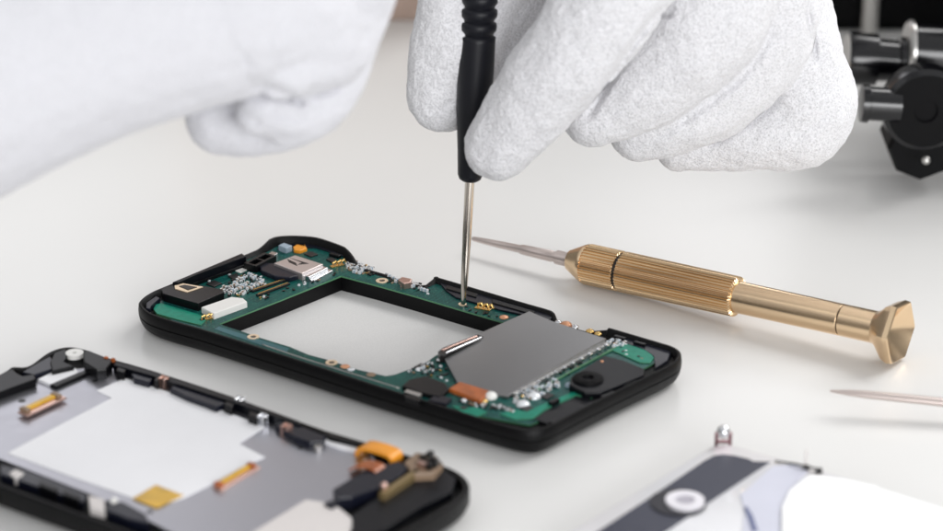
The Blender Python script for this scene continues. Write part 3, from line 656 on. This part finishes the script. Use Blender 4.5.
knurl(587, 620.3, 20.6, 'knurled_collar', 2, .6); knurl(623.2, 738, 20.6, 'knurled_grip', .6, 2.5)
bm = bmesh.new(); lathe(bm, A0, DB, [(tx(618), ex(18.2, 620)), (tx(625), ex(18.2, 620))], 48); obj('dark_groove', bm, M['smd'], BR, smooth=True, autosmooth=30)
bm = bmesh.new(); lathe(bm, A0, DB, [(tx(736), ex(16.2, 736)), (tx(841.5), ex(16.2, 836)), (tx(842), ex(15.6, 840))], 64); obj('shank', bm, M['brass'], BR, smooth=True, autosmooth=30)
bm = bmesh.new(); lathe(bm, A0, DB, [(tx(841), ex(14.8, 840)), (tx(844), ex(14.8, 840))], 48); obj('dark_groove', bm, M['smd'], BR, smooth=True, autosmooth=30)
hexr = lambda a: math.cos(R(30))/math.cos(((a+.15) % R(60))-R(30))
def hx(t, r, a, i): return r if r < ex(19, 880) else r*(.25+.75*hexr(a)) if t < tx(884) else r*hexr(a)
bm = bmesh.new(); th_ = tx(878)
lathe(bm, A0, DB, [(tx(843), ex(15.6, 843)), (tx(843.6), ex(16.2, 843)), (tx(876), ex(16.4, 870)), (tx(880), ex(18.9, 880)), (tx(889), ex(31, 890)), (tx(896), ex(34.5, 890)), (tx(900.5), ex(34.0, 890)), (tx(901.3), ex(32.6, 890)), (tx(893), ex(19, 890)), (tx(885), ex(5, 890)), (tx(884.5), ex(.5, 890))], 72,
      lambda t, r, a, i: r if r < ex(25, 880) else r*hexr(a))
obj('swivel_cap', bm, M['brass'], BR, smooth=True, autosmooth=25)

# ------------------------------------------------------------------ black screwdriver (held upright)
T0 = at(463.2, 304.5, ZP+.02); YD = T0.y
T1 = aty(479.5, 0, YD+.6); DS = (T1-T0).normalized()
SD = root('black_screwdriver', T0, 'black grooved screwdriver held upright with its steel blade on the circuit board', 'screwdriver')
LS = lambda y: (aty(470, y, YD+.3)-T0).dot(DS)
bm = bmesh.new(); lathe(bm, T0, DS, [(0, .055), (.05, .075), (.6, .095), (LS(230), .125), (LS(178), .135)], 24)
obj('blade', bm, M['steel'], SD, smooth=True, autosmooth=40)
pr = [(LS(180), .22), (LS(178), .30), (LS(174), .345), (LS(150), .385), (LS(110), .475), (LS(70), .50), (LS(42), .49)]
y = 36
for k in range(5):
    pr += [(LS(y+1.5), .495), (LS(y), .43), (LS(y-2.5), .445), (LS(y-5), .50), (LS(y-9), .51)]; y -= 13.5
pr += [(LS(-60), .50), (LS(-200), .46), (LS(-205), .38)]
bm = bmesh.new(); lathe(bm, T0, DS, pr, 40); obj('handle', bm, M['rubber'], SD, smooth=True, autosmooth=60)

# ------------------------------------------------------------------ probe at the right
PB = root('steel_probe', at(960, 430, 0), 'thin pointed steel probe entering from the right edge above its soft shadow', 'probe')
a = at(830, 391, .62); b_ = at(1130, 421, .30)
d = b_-a; bm = bmesh.new(); tube(bm, [a, a+d*.06, a+d*.12, a+d*.5, b_], [.035, .095, .125, .15, .17], 20, .8); obj('shaft', bm, M['needle'], PB, smooth=True, autosmooth=40)
bm = bmesh.new(); tube(bm, [a+d*.8, b_, b_+d*.5], [.28, .32, .30], 20); obj('handle', bm, M['scopegrey'], PB, smooth=True, autosmooth=40)

# ------------------------------------------------------------------ microscope (top right)
YM = at(930, 186, 0).y
MS = root('microscope', (at(930, 186, 0).x+3, YM+2, 0), 'blurred black microscope with eyepieces and focus knobs behind the gloved hand', 'microscope')
pm_ = lambda x, y, dy=0: aty(x, y, YM+dy)
sM = pxcm(pm_(920, 110)); X = Vector((1, 0, 0)); YV = Vector((0, -1, 0))
def cylx(name, x0, x1, yc, prof, m, dy=0, d=None):
    """prof in photo pixels: (column, radius)"""
    bm = bmesh.new(); p0 = pm_(x0, yc, dy); s = pxcm(p0)
    lathe(bm, p0, d or X, [((a_-x0)/s, r_/s) for a_, r_ in prof], 48); return obj(name, bm, m, MS, smooth=True, autosmooth=35)
tilt = Vector((1, 0, -.06))
cylx('eyepiece', 846, 905, 58, [(846, 23), (847, 26), (852, 27), (876, 26), (877, 21.5), (897, 20.5), (898, 24), (905, 25)], M['scope'], 3, tilt)
cylx('eyepiece_rim', 844, 847, 58, [(844.5, 18), (845, 24), (848, 25)], M['scopegrey'], 3, tilt)
cylx('flange', 905, 960, 52, [(905, 30), (908, 33), (911, 33)], M['scopegrey'], 3, tilt)
cylx('barrel', 911, 990, 52, [(911, 29), (990, 29), (1100, 29)], M['scope'], 3, tilt)
cylx('knob_shaft', 862, 900, 103, [(860, 14), (861, 19), (868, 19.5), (869, 17), (892, 17), (900, 17)], M['scope'], -1, tilt)
bm = bmesh.new(); p0 = pm_(927, 113, -1.4); s = pxcm(p0); lathe(bm, p0+Vector((0, 2.2, 0)), YV, [(1.0, 38/s), (1.1, 42/s), (1.6, 44/s), (1.9, 43/s), (2.05, 38/s), (2.05, 12/s), (1.95, 11/s), (1.95, .05)], 10 and 64); bmesh.ops.recalc_face_normals(bm, faces=bm.faces)
for f in bm.faces:
    if f.normal.y < -.9: f.material_index = 1
obj('focus_disc', bm, [M['scope'], M['scopesat']], MS, smooth=True, autosmooth=35)
bm = bmesh.new(); p0 = pm_(924, 150, -.9); lathe(bm, p0+Vector((0, 2.0, 0)), YV, [(0, 33/s), (.1, 36/s), (1.7, 36/s), (1.9, 33/s)], 8); obj('octagon_knob', bm, M['scopesat'], MS)
bm = bmesh.new(); p0 = pm_(926, 160, -1.6); bmesh.ops.create_uvsphere(bm, u_segments=16, v_segments=10, radius=4.5/s, matrix=Matrix.Translation(p0)); obj('knob_glint', bm, M['scopegrey'], MS, smooth=True)  # white highlight on the knob, modelled as a small pale sphere
# stand and base behind
bp = at(930, 186, 0)
def bx3(name, lo, hi, m, parent, bev=.15):
    bm = bmesh.new(); bmesh.ops.create_cube(bm, size=1, matrix=Matrix.Translation((Vector(lo)+Vector(hi))/2)@Matrix.Diagonal((*(Vector(hi)-Vector(lo)), 1)))
    bmesh.ops.bevel(bm, geom=bm.edges[:], offset=bev, segments=3, affect='EDGES'); return obj(name, bm, m, parent)
bx3('base', (bp.x+1.6, YM-.5, 0), (bp.x+14, YM+9, 1.6), M['scopesat'], MS)
bx3('pillar', (bp.x+3, YM+3, 1.6), (bp.x+8, YM+7, 16), M['scopesat'], MS)
# dark case and rod farther back
q = aty(826, 28, YM+16)
CS = root('equipment_case', (q.x+8, q.y+3, 0), 'black equipment case standing farthest back, seen in the top right corner', 'case')
bx3('case_body', (q.x, q.y, 0), (q.x+24, q.y+7, 22), M['scopesat'], CS, .3)
RD = aty(870, 20, YM+15.2); bm = bmesh.new(); lathe(bm, Vector((RD.x, RD.y, 0)), Vector((0, 0, 1)), [(0, .30), (22, .30)], 24); obj('silver_edge', bm, M['scopegrey'], CS, smooth=True, autosmooth=40)

# ------------------------------------------------------------------ gloved hands
def blobs(chains, Yf, extra=()):
    """chains: lists of (x, y, radius, dY) in photo pixels and cm of depth -> list of (centre, radius)"""
    out = []
    for ch in chains:
        P = []
        for x, y, r, dy in ch:
            c = aty(x, y, Yf+dy); P.append(Vector((c.x, c.y, c.z, r/pxcm(c))))
        C = catmull(P, 10, False) if len(P) > 1 else P
        out += [(Vector(p[:3]), p[3]) for p in C]
    return out
def skin(name, sph, m, parent, voxel, smooth_it=4, wr=.03, ws=1.0, fz=.012, label=None, cr_=()):
    bm = bmesh.new()
    for c, r in sph: bmesh.ops.create_icosphere(bm, subdivisions=3, radius=r, matrix=Matrix.Translation(c))
    o = obj(name, bm, m, parent, recalc=False, label=label)
    md = o.modifiers.new('r', 'REMESH'); md.mode = 'VOXEL'; md.voxel_size = voxel; md.use_smooth_shade = True
    md = o.modifiers.new('s', 'SMOOTH'); md.factor = .5; md.iterations = smooth_it
    dg = bpy.context.evaluated_depsgraph_get(); me = bpy.data.meshes.new_from_object(o.evaluated_get(dg)); o.modifiers.clear()
    old = o.data; o.data = me; bpy.data.meshes.remove(old)
    if wr:
        nm = [v.normal.copy() for v in me.vertices]
        for v, nn in zip(me.vertices, nm):
            p = v.co*ws
            h = noise.fractal(p*.9, .9, 2.1, 3)*.9 + (1-abs(noise.noise(p*1.3+Vector((3, 1, 7)))))*.5-.4
            v.co += nn*(h*wr + noise.noise(p*6.5/ws)*fz + noise.noise(p*2.6/ws)*fz*1.3)
    if cr_:
        N_ = len(me.vertices); co = np.empty(N_*3); me.vertices.foreach_get('co', co); co = co.reshape(-1, 3)
        no = np.array([v.normal[:] for v in me.vertices]); W = co+np.array(BASE[parent.name][:]); D = W-np.array(CAM[:])
        dep_ = D@np.array(FWD[:]); X_ = 471.5+F*D[:, 0]/dep_; Y_ = 265.5-F*(D@np.array((0, SA, CA)))/dep_
        vis = (no*D).sum(1) < 0; Dn = D/np.linalg.norm(D, axis=1)[:, None]; shift = np.zeros(N_)
        for pts, sg, dep in cr_:
            pts = catmull([Vector(p) for p in pts], 4, False); best = np.full(N_, 1e9); T_ = np.zeros(N_)
            for k in range(len(pts)-1):
                a_, b_ = pts[k], pts[k+1]; e = b_-a_; t = np.clip(((X_-a_.x)*e.x+(Y_-a_.y)*e.y)/e.length_squared, 0, 1)
                q = (X_-a_.x-t*e.x)**2+(Y_-a_.y-t*e.y)**2; m_ = q < best; best[m_] = q[m_]; T_[m_] = (k+t[m_])/(len(pts)-1)
            en = np.minimum(1, 4*T_+.15)*np.minimum(1, 4*(1-T_)+.15)
            shift = np.maximum(shift, dep*en*np.exp(-best/(2*sg*sg)))
        co += Dn*(shift*vis)[:, None]; me.vertices.foreach_set('co', co.ravel()); me.update()
    me.shade_smooth()
    if not me.materials: me.materials.append(m)
    return o
PR = root('person', (4, 16, 0), 'person in thick white knit gloves, one hand guiding the black screwdriver', 'person')
RC = [([(664, 4), (656, 15), (646, 28), (632, 47), (617, 68), (600, 96), (587, 118)], 3.0, .34),
      ([(655, 13), (663, 15), (673, 14)], 1.8, .22), ([(659, 8), (668, 7), (676, 9)], 1.6, .15),
      ([(772, 4), (768, 36), (756, 60), (736, 82), (704, 106), (672, 128), (650, 142)], 3.2, .12),
      ([(806, 6), (812, 34), (817, 64)], 2.6, .26), ([(812, 64), (820, 58), (824, 40)], 2.5, .08),
      ([(788, 84), (764, 110), (732, 132), (700, 150)], 3.2, .14),
      ([(535, 28), (548, 34), (560, 30)], 3, .05), ([(560, 8), (580, 20), (606, 24)], 3.2, .06), ([(700, 40), (716, 62), (712, 84)], 4, .05),
      ([(428, 112), (442, 108), (456, 101)], 2, .06), ([(420, 46), (438, 52), (456, 50)], 2.5, .05), ([(424, 66), (440, 70), (456, 66)], 2.5, .045), ([(790, 140), (812, 128), (830, 108)], 3.5, .05)]
LC = [([(243, 96), (250, 88), (262, 87), (276, 91), (292, 97), (298, 102)], 3.6, .26), ([(266, 108), (284, 114), (306, 118)], 4, .07), ([(292, 96), (299, 101), (300, 106)], 3, .2),
      ([(243, 52), (241, 72), (245, 90)], 4.5, .14), ([(308, 91), (326, 90), (342, 83)], 3, .22), ([(228, 108), (245, 116), (262, 126)], 4, .12), ([(362, 28), (366, 36), (362, 44)], 4, .12)]
thumb = [[(443, 97, 36, 1.35), (447, 70, 39, 1.4), (462, 30, 50, 1.6), (485, -30, 56, 1.9), (560, -110, 70, 1.6)]]
thumb2 = [[(487, 52, 36, 1.9), (508, 10, 42, 2.2), (540, -50, 50, 2.2), (620, -120, 70, 1.8)]]
index = [[(498, 148, 34, -.95), (514, 126, 39, -1.05), (545, 86, 46, -1.35), (587, 34, 52, -1.6), (626, -24, 54, -1.5), (670, -100, 62, .0)]]
middle = [[(597, 112, 36, .7), (625, 92, 45, .75), (662, 60, 58, .8), (700, 12, 70, .8), (716, -40, 70, .9), (710, -120, 76, .8)]]
ringf = [[(640, 130, 31, 1.6), (672, 114, 42, 1.6), (720, 85, 50, 1.7), (758, 35, 56, 1.8), (765, -30, 58, 1.8), (750, -120, 66, 1.2)]]
pinky = [[(680, 146, 26, 2.8), (715, 137, 34, 2.8), (760, 125, 46, 2.9), (800, 112, 55, 3.0), (794, 60, 50, 3.0), (780, 0, 46, 2.8), (770, -60, 52, 2.4), (750, -120, 60, 1.8)]]
outer = [[(802, 100, 49, 3.6), (806, 40, 34, 3.8), (796, -20, 34, 3.5), (780, -90, 50, 2.6)]]
palm = [[(660, -110, 95, 1.0), (720, -180, 110, 1.2), (770, -300, 95, 2.0), (830, -460, 92, 4.0)]]
# the lower surface of the pinky side is flatter in the photo
skin('glove', blobs(thumb+thumb2+index+middle+ringf+pinky+outer+palm, YD), M['glove'], PR, .05, 2, .07, 1.0, cr_=RC, label='white glove gripping the screwdriver, in focus')
# sleeve above the right glove (outside the frame)
skin('sleeve', blobs([[(825, -430, 120, 4), (900, -620, 150, 8), (980, -800, 175, 12)]], YD), M['sleeve'], PR, .25, 3, .15, .4)
YL = -11.5
lefthand = [[(205, -2, 108, .2), (240, -12, 108, .2), (275, -12, 88, .1), (300, 10, 76, .3), (318, 30, 62, .5)],
            [(330, -40, 75, .8), (335, 0, 58, .8), (322, 40, 50, .2), (290, 62, 38, -.6), (282, 66, 34, -.7)],
            [(345, -10, 50, 1.6), (340, 40, 40, 1.3), (322, 88, 38, .9), (296, 106, 33, .6), (262, 110, 27, .5)],
            [(223, 119, 37, 2.2), (250, 122, 36, 2.0), (290, 112, 36, 1.8), (320, 80, 40, 1.8)],
            [(285, 128, 19, .6), (308, 118, 24, .6), (322, 108, 24, .8)]]
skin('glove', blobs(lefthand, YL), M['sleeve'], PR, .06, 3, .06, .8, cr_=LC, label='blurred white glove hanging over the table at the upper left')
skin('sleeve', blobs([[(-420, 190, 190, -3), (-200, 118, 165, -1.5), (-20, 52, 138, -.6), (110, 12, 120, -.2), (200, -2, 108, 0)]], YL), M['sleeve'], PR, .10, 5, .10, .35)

# ------------------------------------------------------------------ tan block added behind for the warm beige blur and its table reflection
tb = at(395, 24, 0)
TB = root('tan_stand_in', (tb.x-1, tb.y+4, 0), 'blurred tan block added for the warm beige tint between the two gloves at the very top', 'box')
bx3('block_body', (tb.x-9, tb.y+.4, 0), (tb.x+3.5, tb.y+8, 16), M['tanblur'], TB, .1)
bx3('block_top', (tb.x-9.2, tb.y+.2, 16), (tb.x+3.7, tb.y+8.2, 17), M['tanblur'], TB, .1)

# ------------------------------------------------------------------ lights, world
def area(name, loc, target, sx, sy, power, colr=(1, 1, 1)):
    l = bpy.data.lights.new(name, 'AREA'); l.shape = 'RECTANGLE'; l.size = sx; l.size_y = sy; l.energy = power; l.color = colr
    o = bpy.data.objects.new(name, l); col.objects.link(o); o.location = loc
    o.rotation_euler = (Vector(target)-Vector(loc)).to_track_quat('-Z', 'Y').to_euler(); return o
area('softbox_back', (72, 55, 84), (8, 6, 0), 90, 66, 142000, (1, .99, .985))
area('window_lamp', (30, 150, 60), (7, 8, 0), 36, 26, 10000, (.99, .98, 1))
area('added_fill_left', (-48, 150, 78), (-8, -5, 0), 36, 40, 10000, (.96, .95, 1))  # unseen lamp added to brighten the reflection in the left chassis
area('softbox_left', (-110, -30, 90), (0, 0, 0), 80, 80, 9000, (.96, .98, 1))
area('softbox_front', (60, -190, 48), (5, 0, 3), 130, 80, 310000, (.985, .99, 1))
w = bpy.data.worlds.new('World'); sc.world = w; w.use_nodes = True
nt = w.node_tree; bg = nt.nodes['Background']
tc = nt.nodes.new('ShaderNodeTexCoord'); sp = nt.nodes.new('ShaderNodeSeparateXYZ'); cr = nt.nodes.new('ShaderNodeValToRGB')
nt.links.new(tc.outputs['Generated'], sp.inputs[0]); nt.links.new(sp.outputs['Z'], cr.inputs['Fac']); nt.links.new(cr.outputs['Color'], bg.inputs['Color'])
e = cr.color_ramp.elements; e[0].position = .0; e[0].color = (.30, .29, .28, 1); e[1].position = 1; e[1].color = (1, 1, 1, 1)
for p_, v_ in ((.37, .27), (.52, .72), (.75, .9)): k = e.new(p_); k.color = (v_*.98, v_*.99, v_, 1)
bg.inputs['Strength'].default_value = .7

# ------------------------------------------------------------------ camera
cd = bpy.data.cameras.new('camera'); cam = bpy.data.objects.new('camera', cd); col.objects.link(cam)
cam.location = CAM; cam.rotation_euler = (math.pi/2-PITCH, 0, 0)
cd.sensor_fit = 'HORIZONTAL'; cd.sensor_width = 36; cd.lens = 36*F/943; cd.clip_start = 1; cd.clip_end = 2000
cd.dof.use_dof = True; cd.dof.focus_distance = (at(470, 290, .8)-CAM).dot(FWD)
APER = .50
cd.dof.aperture_fstop = cd.lens*1e-3/(2*APER)
sc.camera = cam
sc.render.engine = 'CYCLES'
sc.cycles.use_denoising = True
sc.cycles.max_bounces = 8
sc.view_settings.view_transform = 'Standard'; sc.view_settings.look = 'None'; sc.view_settings.gamma = 1; sc.view_settings.exposure = 0
print('fstop', cd.dof.aperture_fstop)
